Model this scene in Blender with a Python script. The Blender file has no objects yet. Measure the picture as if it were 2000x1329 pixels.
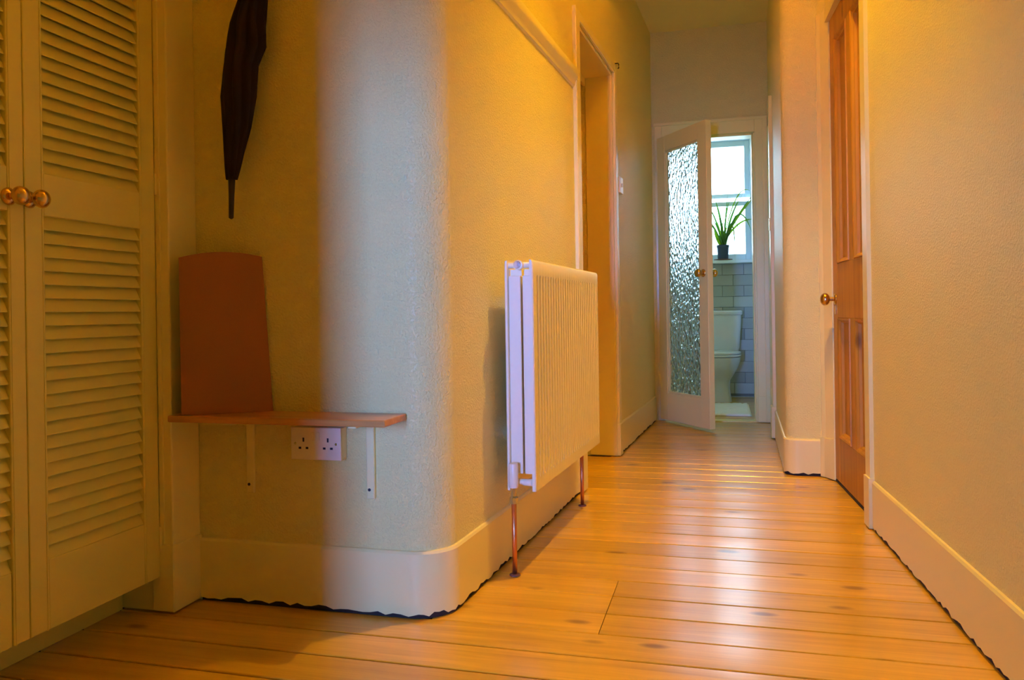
import bpy, bmesh, math, random
from mathutils import Vector, Matrix
random.seed(7)
sc = bpy.context.scene
col = sc.collection
PI = math.pi

# ------------------------------------------------------------------ camera
F_PX, W_PX = 1532.0, 2000.0
YAW, ROLL, CAM_H = math.radians(14.9), math.atan(0.015), 0.8
cam_d = bpy.data.cameras.new('camera')
cam = bpy.data.objects.new('camera', cam_d)
col.objects.link(cam)
cam_d.sensor_width = 36.0
cam_d.lens = 36.0 * F_PX / W_PX
cam_d.shift_y = -52.5 / W_PX
cam_d.clip_start = 0.02
fw = Vector((-math.sin(YAW), math.cos(YAW), 0))
r0 = Vector((math.cos(YAW), math.sin(YAW), 0))
u0 = Vector((0, 0, 1))
rt = r0 * math.cos(ROLL) - u0 * math.sin(ROLL)
up = u0 * math.cos(ROLL) + r0 * math.sin(ROLL)
m = Matrix((rt, up, -fw)).transposed().to_4x4()
m.translation = (0, 0, CAM_H)
cam.matrix_world = m
sc.camera = cam

# ------------------------------------------------------------------ world, daylight, exposure
world = bpy.data.worlds.new('overcast_sky')
sc.world = world
world.use_nodes = True
bg = world.node_tree.nodes['Background']
bg.inputs[0].default_value = (0.52, 0.79, 1.0, 1)
bg.inputs[1].default_value = 13.0


def area(name, loc, rot, sx, sy, power, color):
    l = bpy.data.lights.new(name, 'AREA')
    l.shape = 'RECTANGLE'
    l.size, l.size_y = sx, sy
    l.energy = power
    l.color = color
    o = bpy.data.objects.new(name, l)
    o.location = loc
    o.rotation_euler = rot
    col.objects.link(o)
    return o


# daylight falling in through the glazed entrance behind the camera
entry_light = area('entrance_daylight', (-0.78, -2.70, 1.02), (PI / 2, 0, 0), 0.34, 1.36, 32, (0.085, 0.24, 1.0))
entry_light.data.spread = math.radians(55)  # beam narrowed to limit its blue bounce, in place of a deep reveal
# daylight through the bathroom window (portal that guides sampling of the sky)
portal = area('bathroom_window_portal', (-0.21, 7.66, 1.80), (-PI / 2, 0, 0), 1.04, 1.16, 1, (1, 1, 1))
portal.data.cycles.is_portal = True

vs = sc.view_settings
vs.view_transform = 'Standard'
vs.look = 'None'
vs.gamma = 1.0
vs.use_curve_mapping = False
vs.exposure = 0.0
LAMP_COLOR = (1.0, 0.56, 0.026)
LAMP_STRENGTH = 5400.0
SHADE_STRENGTH = 12.5
try:
    sc.cycles.max_bounces = 14
    sc.cycles.diffuse_bounces = 8
    sc.cycles.use_denoising = True
except Exception:
    pass


# ------------------------------------------------------------------ materials
def newmat(name):
    mt = bpy.data.materials.new(name)
    mt.use_nodes = True
    nt = mt.node_tree
    return mt, nt, nt.nodes['Principled BSDF']


def nd(nt, t, **kw):
    n = nt.nodes.new(t)
    for k, v in kw.items():
        if k in n.inputs.keys():
            n.inputs[k].default_value = v
        else:
            setattr(n, k, v)
    return n


def paint(name, color, rough=0.5, bump=0.0, scale=200.0, blotch=0.04, spec=0.5, relief='noise'):
    mt, nt, b = newmat(name)
    L = nt.links.new
    tc = nd(nt, 'ShaderNodeTexCoord')
    n1 = nd(nt, 'ShaderNodeTexNoise', Scale=3.0, Detail=4.0)
    L(tc.outputs['Object'], n1.inputs['Vector'])
    rmp = nd(nt, 'ShaderNodeMapRange')
    rmp.inputs['To Min'].default_value = 1 - blotch
    rmp.inputs['To Max'].default_value = 1 + blotch
    L(n1.outputs['Fac'], rmp.inputs['Value'])
    mx = nd(nt, 'ShaderNodeVectorMath', operation='SCALE')
    mx.inputs[0].default_value = color
    L(rmp.outputs[0], mx.inputs['Scale'])
    L(mx.outputs[0], b.inputs['Base Color'])
    b.inputs['Roughness'].default_value = rough
    b.inputs['Specular IOR Level'].default_value = spec
    if bump:
        bp = nd(nt, 'ShaderNodeBump', Strength=bump, Distance=0.002)
        n2 = nd(nt, 'ShaderNodeTexNoise', Scale=scale, Detail=3.0, Roughness=0.6)
        L(tc.outputs['Object'], n2.inputs['Vector'])
        if relief == 'woodchip':
            rp = nd(nt, 'ShaderNodeMapRange')
            rp.inputs['From Min'].default_value = 0.42
            rp.inputs['From Max'].default_value = 0.66
            L(n2.outputs['Fac'], rp.inputs['Value'])
            L(rp.outputs[0], bp.inputs['Height'])
        else:
            L(n2.outputs['Fac'], bp.inputs['Height'])
        L(bp.outputs[0], b.inputs['Normal'])
    return mt


def wood(name, dark, light, rough=0.3, coat=0.0, grain_axis='X', knots=True, rnd=0.25, gs=1.0, bump=0.08):
    mt, nt, b = newmat(name)
    L = nt.links.new
    tc = nd(nt, 'ShaderNodeTexCoord')
    oi = nd(nt, 'ShaderNodeObjectInfo')
    off = nd(nt, 'ShaderNodeVectorMath', operation='SCALE')
    off.inputs[0].default_value = (37.0, 53.0, 19.0)
    L(oi.outputs['Random'], off.inputs['Scale'])
    ad = nd(nt, 'ShaderNodeVectorMath', operation='ADD')
    L(tc.outputs['Object'], ad.inputs[0])
    L(off.outputs[0], ad.inputs[1])
    mp = nd(nt, 'ShaderNodeMapping')
    s = {'X': (1.2, 22, 22), 'Y': (22, 1.2, 22), 'Z': (22, 22, 1.2)}[grain_axis]
    mp.inputs['Scale'].default_value = tuple(v * gs for v in s)
    L(ad.outputs[0], mp.inputs['Vector'])
    n1 = nd(nt, 'ShaderNodeTexNoise', Scale=1.0, Detail=6.0, Roughness=0.55, Distortion=0.6)
    L(mp.outputs[0], n1.inputs['Vector'])
    mp2 = nd(nt, 'ShaderNodeMapping')
    mp2.inputs['Scale'].default_value = tuple(v * gs * 6 for v in s)
    L(ad.outputs[0], mp2.inputs['Vector'])
    n2 = nd(nt, 'ShaderNodeTexNoise', Scale=1.0, Detail=3.0)
    L(mp2.outputs[0], n2.inputs['Vector'])
    mixf = nd(nt, 'ShaderNodeMath', operation='MULTIPLY_ADD')
    L(n2.outputs['Fac'], mixf.inputs[0])
    mixf.inputs[1].default_value = 0.35
    L(n1.outputs['Fac'], mixf.inputs[2])
    cr = nd(nt, 'ShaderNodeValToRGB')
    cr.color_ramp.elements[0].position = 0.42
    cr.color_ramp.elements[0].color = (*dark, 1)
    cr.color_ramp.elements[1].position = 0.85
    cr.color_ramp.elements[1].color = (*light, 1)
    L(mixf.outputs[0], cr.inputs[0])
    last = cr.outputs[0]
    if knots:
        mk = nd(nt, 'ShaderNodeMapping')
        k = {'X': (3.4, 8.0, 8.0), 'Y': (8.0, 3.4, 8.0), 'Z': (8.0, 8.0, 3.4)}[grain_axis]
        mk.inputs['Scale'].default_value = k
        L(ad.outputs[0], mk.inputs['Vector'])
        vo = nd(nt, 'ShaderNodeTexVoronoi', Scale=1.0, Randomness=1.0)
        L(mk.outputs[0], vo.inputs['Vector'])
        kr = nd(nt, 'ShaderNodeMapRange')
        kr.inputs['From Min'].default_value = 0.07
        kr.inputs['From Max'].default_value = 0.15
        kr.inputs['To Min'].default_value = 0.75
        kr.inputs['To Max'].default_value = 0.0
        L(vo.outputs['Distance'], kr.inputs['Value'])
        mk2 = nd(nt, 'ShaderNodeMix', data_type='RGBA')
        L(kr.outputs[0], mk2.inputs[0])
        L(last, mk2.inputs[6])
        mk2.inputs[7].default_value = (dark[0] * 0.35, dark[1] * 0.28, dark[2] * 0.25, 1)
        last = mk2.outputs[2]
    if rnd:
        rr = nd(nt, 'ShaderNodeMapRange')
        rr.inputs['To Min'].default_value = 1 - rnd
        rr.inputs['To Max'].default_value = 1 + rnd * 0.5
        L(oi.outputs['Random'], rr.inputs['Value'])
        sm = nd(nt, 'ShaderNodeVectorMath', operation='SCALE')
        L(last, sm.inputs[0])
        L(rr.outputs[0], sm.inputs['Scale'])
        last = sm.outputs[0]
    L(last, b.inputs['Base Color'])
    b.inputs['Roughness'].default_value = rough
    b.inputs['Coat Weight'].default_value = coat
    b.inputs['Coat Roughness'].default_value = 0.20
    bp = nd(nt, 'ShaderNodeBump', Strength=bump, Distance=0.001)
    L(n1.outputs['Fac'], bp.inputs['Height'])
    L(bp.outputs[0], b.inputs['Normal'])
    return mt


def metal(name, color, rough):
    mt, nt, b = newmat(name)
    b.inputs['Base Color'].default_value = (*color, 1)
    b.inputs['Metallic'].default_value = 1.0
    b.inputs['Roughness'].default_value = rough
    tc = nd(nt, 'ShaderNodeTexCoord')
    n = nd(nt, 'ShaderNodeTexNoise', Scale=40.0, Detail=2.0)
    nt.links.new(tc.outputs['Object'], n.inputs['Vector'])
    rp = nd(nt, 'ShaderNodeMapRange')
    rp.inputs['To Min'].default_value = rough * 0.7
    rp.inputs['To Max'].default_value = rough * 1.4
    nt.links.new(n.outputs['Fac'], rp.inputs['Value'])
    nt.links.new(rp.outputs[0], b.inputs['Roughness'])
    return mt


def pane_mat(name):
    mt, nt, b = newmat(name)
    nt.nodes.remove(b)
    out = nt.nodes['Material Output']
    tr = nd(nt, 'ShaderNodeBsdfTransparent')
    tr.inputs[0].default_value = (0.96, 0.98, 0.98, 1)
    gl = nd(nt, 'ShaderNodeBsdfGlossy', Roughness=0.02)
    fr = nd(nt, 'ShaderNodeFresnel', IOR=1.45)
    mx = nd(nt, 'ShaderNodeMixShader')
    nt.links.new(fr.outputs[0], mx.inputs[0])
    nt.links.new(tr.outputs[0], mx.inputs[1])
    nt.links.new(gl.outputs[0], mx.inputs[2])
    nt.links.new(mx.outputs[0], out.inputs[0])
    return mt


def obscure_glass(name):
    mt, nt, b = newmat(name)
    L = nt.links.new
    b.inputs['Base Color'].default_value = (0.84, 0.94, 1.0, 1)
    b.inputs['Transmission Weight'].default_value = 1.0
    b.inputs['Roughness'].default_value = 0.15
    b.inputs['IOR'].default_value = 1.45
    tc = nd(nt, 'ShaderNodeTexCoord')
    mp = nd(nt, 'ShaderNodeMapping')
    mp.inputs['Scale'].default_value = (1.0, 1.0, 0.8)
    mp.inputs['Rotation'].default_value = (0, 0.5, 0)
    L(tc.outputs['Object'], mp.inputs['Vector'])
    vo = nd(nt, 'ShaderNodeTexVoronoi', Scale=44.0, feature='SMOOTH_F1', Smoothness=0.5)
    L(mp.outputs[0], vo.inputs['Vector'])
    no = nd(nt, 'ShaderNodeTexNoise', Scale=14.0, Detail=2.0)
    L(mp.outputs[0], no.inputs['Vector'])
    ma = nd(nt, 'ShaderNodeMath', operation='ADD')
    L(vo.outputs['Distance'], ma.inputs[0])
    L(no.outputs['Fac'], ma.inputs[1])
    bp = nd(nt, 'ShaderNodeBump', Strength=1.0, Distance=0.014)
    L(ma.outputs[0], bp.inputs['Height'])
    L(bp.outputs[0], b.inputs['Normal'])
    return mt


def emit(name, color, strength):
    mt, nt, b = newmat(name)
    b.inputs['Base Color'].default_value = (*color, 1)
    b.inputs['Emission Color'].default_value = (*color, 1)
    b.inputs['Emission Strength'].default_value = strength
    return mt


def tilemat(name):
    mt, nt, b = newmat(name)
    oi = nd(nt, 'ShaderNodeObjectInfo')
    cr = nd(nt, 'ShaderNodeValToRGB')
    cr.color_ramp.elements[0].color = (0.33, 0.36, 0.33, 1)
    cr.color_ramp.elements[1].color = (0.50, 0.53, 0.50, 1)
    nt.links.new(oi.outputs['Random'], cr.inputs[0])
    nt.links.new(cr.outputs[0], b.inputs['Base Color'])
    b.inputs['Roughness'].default_value = 0.12
    return mt


WALL_C = (0.86, 0.80, 0.30)
M = {}
M['wall'] = paint('woodchip_wall_paint', WALL_C, 0.45, 0.9, 160, 0.02, 0.4, 'woodchip')
M['ceiling'] = paint('ceiling_paint', (0.88, 0.83, 0.38), 0.7, 0.2, 120)
M['trim'] = paint('gloss_trim_paint', (0.86, 0.79, 0.33), 0.30, 0.08, 30, 0.02)
M['cab'] = paint('cupboard_paint', (0.74, 0.68, 0.18), 0.42, 0.08, 40, 0.02)
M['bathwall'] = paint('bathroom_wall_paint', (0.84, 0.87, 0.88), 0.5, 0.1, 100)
M['rad'] = paint('radiator_enamel', (0.92, 0.87, 0.62), 0.25, 0.0)
M['plastic'] = paint('white_plastic', (0.82, 0.79, 0.58), 0.3, 0.0)
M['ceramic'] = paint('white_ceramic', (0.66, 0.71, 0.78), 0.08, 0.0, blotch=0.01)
M['dark'] = paint('dark_gap', (0.015, 0.012, 0.01), 0.9)
M['dark_strip'] = paint('gap_shade_and_threshold', (0.03, 0.02, 0.015), 0.9)  # near black: painted shade under the skirting, also the door threshold
M['slot'] = paint('socket_slot_black', (0.02, 0.02, 0.025), 0.5)
M['floor'] = wood('varnished_pine_floor', (0.55, 0.31, 0.016), (0.79, 0.49, 0.038), 0.30, 0.5, 'X', True, 0.16)
M['sub'] = paint('sub_floor', (0.03, 0.018, 0.01), 0.9)
M['pine_door'] = wood('waxed_pine_door', (0.42, 0.19, 0.012), (0.56, 0.29, 0.025), 0.5, 0.0, 'Z', True, 0.06)
M['shelf'] = wood('shelf_pine', (0.46, 0.18, 0.03), (0.68, 0.33, 0.08), 0.3, 0.3, 'X', False, 0.0)
M['board'] = paint('brown_hardboard', (0.38, 0.15, 0.04), 0.75, 0.25, 600, 0.06)
M['umbrella'] = paint('dark_umbrella_cloth', (0.024, 0.012, 0.009), 0.8, 0.15, 500, spec=0.25)
M['umb_dark'] = paint('umbrella_stick', (0.02, 0.011, 0.008), 0.4)
M['panelling'] = paint('ochre_vestibule_paint', (0.72, 0.55, 0.12), 0.6)
M['brass'] = metal('aged_brass', (0.72, 0.47, 0.17), 0.22)
M['chrome'] = metal('chrome', (0.75, 0.75, 0.76), 0.15)
M['copper'] = metal('copper_pipe', (0.72, 0.30, 0.13), 0.35)
M['pane'] = pane_mat('clear_window_glass')
M['obscure'] = obscure_glass('obscure_door_glass')
M['tile'] = tilemat('grey_wall_tile')
M['grout'] = paint('tile_grout', (0.20, 0.21, 0.19), 0.8)
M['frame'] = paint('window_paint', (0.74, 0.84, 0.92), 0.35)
M['mat'] = paint('bath_mat_cotton', (0.82, 0.82, 0.80), 0.95, 0.8, 160)
M['pot'] = paint('dark_blue_pot', (0.03, 0.05, 0.10), 0.35)
M['saucer'] = paint('brown_saucer', (0.16, 0.07, 0.05), 0.5)
M['soil'] = paint('soil', (0.05, 0.035, 0.025), 0.9)
M['bulb'] = emit('warm_bulb', LAMP_COLOR, LAMP_STRENGTH)
M['shade'] = emit('added_glowing_shade', LAMP_COLOR, SHADE_STRENGTH)
M['cord'] = paint('white_flex', (0.7, 0.68, 0.62), 0.5)


def leafmat(name, c):
    mt, nt, b = newmat(name)
    b.inputs['Base Color'].default_value = (*c, 1)
    b.inputs['Roughness'].default_value = 0.4
    b.inputs['Transmission Weight'].default_value = 0.0
    out = nt.nodes['Material Output']
    tl = nd(nt, 'ShaderNodeBsdfTranslucent')
    tl.inputs[0].default_value = (*c, 1)
    mx = nd(nt, 'ShaderNodeMixShader')
    mx.inputs[0].default_value = 0.6
    nt.links.new(b.outputs[0], mx.inputs[1])
    nt.links.new(tl.outputs[0], mx.inputs[2])
    nt.links.new(mx.outputs[0], out.inputs[0])
    return mt


M['leaf'] = leafmat('green_leaf', (0.24, 0.46, 0.12))
M['leaf_y'] = leafmat('yellow_green_leaf', (0.36, 0.52, 0.05))


# ------------------------------------------------------------------ geometry helpers
def link(o, parent=None):
    col.objects.link(o)
    if parent:
        o.parent = parent
    return o


def obj(name, bm, mat, parent=None, smooth=False, loc=None):
    me = bpy.data.meshes.new(name)
    bmesh.ops.recalc_face_normals(bm, faces=bm.faces)
    bm.to_mesh(me)
    bm.free()
    me.materials.append(M[mat] if isinstance(mat, str) else mat)
    if smooth:
        for p in me.polygons:
            p.use_smooth = True
    o = bpy.data.objects.new(name, me)
    if loc:
        o.location = loc
    return link(o, parent)


def autosmooth(o, ang=40):
    me = o.data
    for p in me.polygons:
        p.use_smooth = True
    try:
        me.set_sharp_from_angle(angle=math.radians(ang))
    except Exception:
        pass
    return o


def empty(name, loc=(0, 0, 0), rz=0.0):
    o = bpy.data.objects.new(name, None)
    o.location = loc
    o.rotation_euler = (0, 0, rz)
    o.empty_display_size = 0.05
    return link(o)


def tag(o, label, cat, group=None):
    o['label'] = label
    o['category'] = cat
    if group:
        o['group'] = group
    return o


def struct(o, label=None):
    o['kind'] = 'structure'
    if label:
        o['label'] = label
    return o


def box(bm, x0, x1, y0, y1, z0, z1, bev=0.0, seg=1):
    vs_ = [bm.verts.new(p) for p in ((x0, y0, z0), (x1, y0, z0), (x1, y1, z0), (x0, y1, z0),
                                     (x0, y0, z1), (x1, y0, z1), (x1, y1, z1), (x0, y1, z1))]
    fs = [bm.faces.new([vs_[i] for i in f]) for f in
          ((3, 2, 1, 0), (4, 5, 6, 7), (0, 1, 5, 4), (1, 2, 6, 5), (2, 3, 7, 6), (3, 0, 4, 7))]
    if bev:
        es = set(e for f in fs for e in f.edges)
        bmesh.ops.bevel(bm, geom=list(es), offset=bev, segments=seg, affect='EDGES', profile=0.5)


def prism(bm, poly, z0, z1):
    a = [bm.verts.new((p[0], p[1], z0)) for p in poly]
    b = [bm.verts.new((p[0], p[1], z1)) for p in poly]
    n = len(poly)
    for i in range(n):
        j = (i + 1) % n
        bm.faces.new((a[i], a[j], b[j], b[i]))
    bm.faces.new(a[::-1])
    bm.faces.new(b)


def lathe(bm, prof, axis='Z', seg=20, org=(0, 0, 0), cap=True):
    """prof: list of (r, h); revolved about axis through org"""
    rings = []
    for r, h in prof:
        ring = []
        for k in range(seg):
            a = 2 * PI * k / seg
            c, s = r * math.cos(a), r * math.sin(a)
            p = {'Z': (c, s, h), 'X': (h, c, s), 'Y': (s, h, c)}[axis]
            ring.append(bm.verts.new((p[0] + org[0], p[1] + org[1], p[2] + org[2])))
        rings.append(ring)
    for A, B in zip(rings, rings[1:]):
        for k in range(seg):
            j = (k + 1) % seg
            bm.faces.new((A[k], A[j], B[j], B[k]))
    if cap:
        bm.faces.new(rings[0][::-1])
        bm.faces.new(rings[-1])


def tube(bm, pts, r, seg=12):
    pts = [Vector(p) for p in pts]
    rings = []
    for i, p in enumerate(pts):
        t = (pts[min(i + 1, len(pts) - 1)] - pts[max(i - 1, 0)]).normalized()
        a = t.cross(Vector((0, 0, 1)))
        if a.length < 1e-3:
            a = t.cross(Vector((0, 1, 0)))
        a.normalize()
        b = t.cross(a).normalized()
        rr = r[i] if isinstance(r, (list, tuple)) else r
        rings.append([bm.verts.new(p + (a * math.cos(2 * PI * k / seg) + b * math.sin(2 * PI * k / seg)) * rr)
                      for k in range(seg)])
    for A, B in zip(rings, rings[1:]):
        for k in range(seg):
            j = (k + 1) % seg
            bm.faces.new((A[k], A[j], B[j], B[k]))
    bm.faces.new(rings[0][::-1])
    bm.faces.new(rings[-1])


def resample(path, step):
    out = [path[0]]
    for a, b in zip(path, path[1:]):
        d = math.hypot(b[0] - a[0], b[1] - a[1])
        n = max(1, int(round(d / step)))
        for i in range(1, n + 1):
            out.append((a[0] + (b[0] - a[0]) * i / n, a[1] + (b[1] - a[1]) * i / n))
    return out


def sweep(bm, path, prof, jag=0.0):
    """profile (offset to the right of the path, z) swept along a plan polyline; the lowest points jitter by jag"""
    n = len(path)
    rings = []
    zmin = min(p[1] for p in prof)
    for i, p in enumerate(path):
        def dirn(a, b):
            dx, dy = b[0] - a[0], b[1] - a[1]
            l = math.hypot(dx, dy)
            return (dx / l, dy / l)
        d0 = dirn(path[max(i - 1, 0)], path[max(i - 1, 0) + 1])
        d1 = dirn(path[min(i, n - 2)], path[min(i, n - 2) + 1])
        n0, n1 = (d0[1], -d0[0]), (d1[1], -d1[0])
        mx, my = n0[0] + n1[0], n0[1] + n1[1]
        l2 = mx * mx + my * my
        k = 2.0 / l2 if l2 > 0.3 else 1.0
        j = random.random() * jag
        rings.append([bm.verts.new((p[0] + mx * k * o, p[1] + my * k * o, z + (j if abs(z - zmin) < 1e-6 else 0)))
                      for o, z in prof])
    m_ = len(prof)
    for A, B in zip(rings, rings[1:]):
        for k in range(m_):
            q = (k + 1) % m_
            bm.faces.new((A[k], A[q], B[q], B[k]))
    bm.faces.new(rings[0])
    bm.faces.new(rings[-1][::-1])


# plan of the hall (metres; y runs down the corridor, x across it)
SLOPE = 0.0617
A_LEFT = -math.atan(SLOPE)


def lw(y):        # plaster face of the left wall
    return -0.707 + SLOPE * (y - 1.967)


def rw(y):        # plaster face of the near right wall
    return 0.525 + 0.0487 * (3.063 - y)


def nr(y):        # plaster face of the narrow right wall
    return 0.296 + 0.026 * (y - 4.065)


CEIL = 2.83       # narrow end of the corridor and bathroom
HIGH = 3.90       # hall
DROP_Y = 4.05
NICHE_Y = 1.925
END_Y = 5.81
BATH_Y = 7.50

# ------------------------------------------------------------------ structure
bm = bmesh.new()
box(bm, -2.3, 1.1, -2.9, 7.8, -0.08, -0.022)
floor = struct(obj('floor', bm, 'sub'), 'varnished pine floorboards laid across the hall')

PITCH = 0.1325


def plank(x0, x1, y0, y1, tilt):
    gap = 0.0018 if random.random() < 0.2 else 0.0042 + (random.random() ** 2) * 0.004
    L_, w = x1 - x0, y1 - y0 - gap
    b_ = bmesh.new()
    n = 6
    prof = [(-w / 2, -0.02), (-w / 2, -0.0022), (-w / 2 + 0.0018, -0.0002)]
    cup = random.uniform(-0.0007, 0.0010)
    for i in range(1, n):
        t = i / n
        yy = -w / 2 + 0.0018 + (w - 0.0036) * t
        prof.append((yy, -0.0002 + cup * 4 * t * (1 - t) + tilt * yy))
    prof += [(w / 2 - 0.0018, -0.0002), (w / 2, -0.0022), (w / 2, -0.02)]
    A = [b_.verts.new((-L_ / 2, p[0], p[1])) for p in prof]
    B = [b_.verts.new((L_ / 2, p[0], p[1])) for p in prof]
    for i in range(len(prof)):
        j = (i + 1) % len(prof)
        b_.faces.new((A[i], A[j], B[j], B[i]))
    b_.faces.new(A[::-1])
    b_.faces.new(B)
    o = obj('plank', b_, 'floor', floor, True, ((x0 + x1) / 2, (y0 + y1) / 2, 0))
    autosmooth(o, 30)
    return o


k0 = -int((1.935 + 2.6) / PITCH)
for k in range(k0, 43):
    ya = 1.935 + k * PITCH
    yb = ya + PITCH
    yc = (ya + yb) / 2
    if yc > BATH_Y + 0.02:
        break
    if yc < 0.30:
        xl = -1.02
    elif yc < NICHE_Y:
        xl = -1.605
    elif yc < 3.49 or 4.34 < yc < END_Y:
        xl = lw(yc) - 0.04
    elif yc < 4.34:
        xl = -0.80
    else:
        xl = -0.95
    if yc < 3.06:
        xr = rw(yc) + 0.04
    elif yc < 4.05:
        xr = 0.60
    elif yc < END_Y:
        xr = nr(yc) + 0.05
    else:
        xr = 0.60
    tl = random.uniform(-0.004, 0.004)
    if k in (0, 1, 2):
        xj = -0.305
        plank(xl, xj - 0.001, ya, yb, tl)
        plank(xj + 0.001, xr, ya, yb, random.uniform(-0.004, 0.004))
    else:
        plank(xl, xr, ya, yb, tl)


def arc(cx, cy, r, a0, a1, n=10):
    return [(cx + r * math.cos(math.radians(a0 + (a1 - a0) * i / n)),
             cy + r * math.sin(math.radians(a0 + (a1 - a0) * i / n))) for i in range(n + 1)]


RC = 0.10
corner = arc(lw(2.03) - RC, NICHE_Y + RC, RC, -90, -3.5, 12)
bm = bmesh.new()
prism(bm, [(-2.3, NICHE_Y)] + corner + [(lw(3.50), 3.50), (-0.82, 3.50), (-0.82, 4.335), (lw(4.335), 4.335),
                                          (lw(END_Y), END_Y), (-2.3, END_Y)], 0, HIGH)
prism(bm, [(-0.82, 3.50), (lw(3.50), 3.50), (lw(4.335), 4.335), (-0.82, 4.335)], 2.12, HIGH)
wl = struct(autosmooth(obj('wall_left', bm, 'wall'), 35), 'cream woodchip wall with a rounded corner')

bm = bmesh.new()
prism(bm, [(rw(-2.9), -2.9), (1.1, -2.9), (1.1, 3.075), (rw(3.075), 3.075)], 0, HIGH)
prism(bm, [(rw(3.075), 3.075), (1.1, 3.075), (1.1, 3.95), (rw(3.95) + 0.012, 3.95)], 2.135, HIGH)
prism(bm, [(0.60, 3.075), (1.1, 3.075), (1.1, 3.95), (0.60, 3.95)], 0, 2.135)
wr = struct(obj('wall_right', bm, 'wall'), 'near right cream wall beside the pine door')

bm = bmesh.new()
RC2 = 0.055
c2 = arc(nr(4.04) + RC2, 3.982 + RC2, RC2, 180, 270, 8)
prism(bm, [(nr(END_Y), END_Y)] + c2 + [(0.462, 3.982), (0.515, 3.90), (1.1, 3.90), (1.1, END_Y)], 0, HIGH)
wn = struct(autosmooth(obj('wall_right_narrow', bm, 'wall'), 35), 'rounded wall end where the corridor narrows')

bm = bmesh.new()
EX0, EX1, EZ = -0.402, 0.236, 2.05
box(bm, -1.0, EX0, END_Y, END_Y + 0.12, 0, CEIL)
box(bm, EX1, 1.1, END_Y, END_Y + 0.12, 0, CEIL)
box(bm, EX0, EX1, END_Y, END_Y + 0.12, EZ, CEIL)
struct(obj('wall_end', bm, 'wall'), 'end wall above the bathroom door')

bm = bmesh.new()
box(bm, -2.3, 1.1, -2.9, DROP_Y, HIGH, HIGH + 0.1)
box(bm, -2.3, 1.1, DROP_Y, END_Y + 0.06, CEIL, HIGH + 0.1)
struct(obj('ceiling', bm, 'ceiling'), 'plain pale ceiling of the corridor')

bm = bmesh.new()
box(bm, -2.3, 1.1, END_Y + 0.06, 7.8, CEIL, HIGH + 0.1)
struct(obj('ceiling_bathroom', bm, 'bathwall'))

# hall behind the camera: nib wall, side wall and the wall with the glazed entrance
bm = bmesh.new()
box(bm, -2.3, -0.910, 0.24, 0.36, 0, HIGH)
box(bm, -0.910, rw(0.3), 0.24, 0.36, 1.43, HIGH)  # unseen low lintel, added to cut the daylight off the upper walls
box(bm, -1.15, -1.0, -2.75, 0.24, 0, HIGH)
struct(obj('wall_near_left_and_baffle', bm, 'panelling'))
bm = bmesh.new()
SX0, SX1, SZ0, SZ1 = -0.955, -0.605, 0.32, 1.72
box(bm, -1.15, SX0, -2.75, -2.63, 0, HIGH)
box(bm, SX1, 1.1, -2.75, -2.63, 0, HIGH)
box(bm, SX0, SX1, -2.75, -2.63, 0, SZ0)
box(bm, SX0, SX1, -2.75, -2.63, SZ1, HIGH)
struct(obj('wall_back', bm, 'panelling'))
bm = bmesh.new()
box(bm, SX0, SX1, -2.70, -2.65, SZ0, SZ0 + 0.03)
box(bm, SX0, SX1, -2.70, -2.65, SZ1 - 0.03, SZ1)
box(bm, SX0, SX0 + 0.015, -2.70, -2.65, SZ0, SZ1)
box(bm, SX1 - 0.015, SX1, -2.70, -2.65, SZ0, SZ1)
w2 = struct(obj('window_2', bm, 'trim'), 'narrow glazed sidelight at the entrance')
bm = bmesh.new()
box(bm, SX0 + 0.01, SX1 - 0.01, -2.677, -2.673, SZ0 + 0.02, SZ1 - 0.02)
obj('pane', bm, 'pane', w2)
bm = bmesh.new()
box(bm, -2.3, -2.2, 0.24, NICHE_Y, 0, HIGH)
struct(obj('wall_cupboard_back', bm, 'wall'))

# ---- skirting boards
SK = [(0.0, 0.178), (0.006, 0.1765), (0.010, 0.170), (0.010, 0.007), (0.0, 0.007)]
GAP_SHADE = [(0.0, 0.020), (0.0035, 0.020), (0.0035, 0.0005), (0.0, 0.0005)]


def skirting(name, path, label=None, h=1.0):
    b_ = bmesh.new()
    sweep(b_, resample(path, 0.022), [(o, z * h if z > 0.1 else z) for o, z in SK], 0.011)
    o = struct(autosmooth(obj(name, b_, 'trim'), 30), label)
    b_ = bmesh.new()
    sweep(b_, path, GAP_SHADE)
    obj('gap_shade_strip', b_, 'dark_strip', o)  # dark strip that paints the shade into the gap below the board
    return o


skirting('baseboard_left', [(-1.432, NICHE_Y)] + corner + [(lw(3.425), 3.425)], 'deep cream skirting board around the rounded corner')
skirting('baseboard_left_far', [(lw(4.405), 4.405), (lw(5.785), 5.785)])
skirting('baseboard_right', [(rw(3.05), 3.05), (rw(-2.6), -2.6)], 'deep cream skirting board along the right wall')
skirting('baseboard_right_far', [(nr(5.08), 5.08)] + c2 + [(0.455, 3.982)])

# ---- pilaster beside the cupboard
bm = bmesh.new()
box(bm, -1.62, -1.437, 1.808, NICHE_Y, 0.004, HIGH, 0.004, 2)
box(bm, -1.50, -1.432, 1.803, NICHE_Y, 0.006, 0.188, 0.003, 1)
box(bm, -1.475, -1.462, 1.804, 1.81, 0.19, HIGH)
struct(obj('trim_1', bm, 'trim'), 'painted upright post between the cupboard and the niche')

# ---- picture rail on the left wall (local frame of that wall)
rail = struct(empty('trim_2'), 'moulded rail high on the left wall')
bm = bmesh.new()
sweep(bm, corner + [(lw(3.425), 3.425)], [(0, 1.795), (0.008, 1.80), (0.012, 1.82), (0.022, 1.835), (0.026, 1.855), (0.022, 1.872), (0, 1.876)])
autosmooth(obj('rail_moulding', bm, 'trim', rail), 30)

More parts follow.
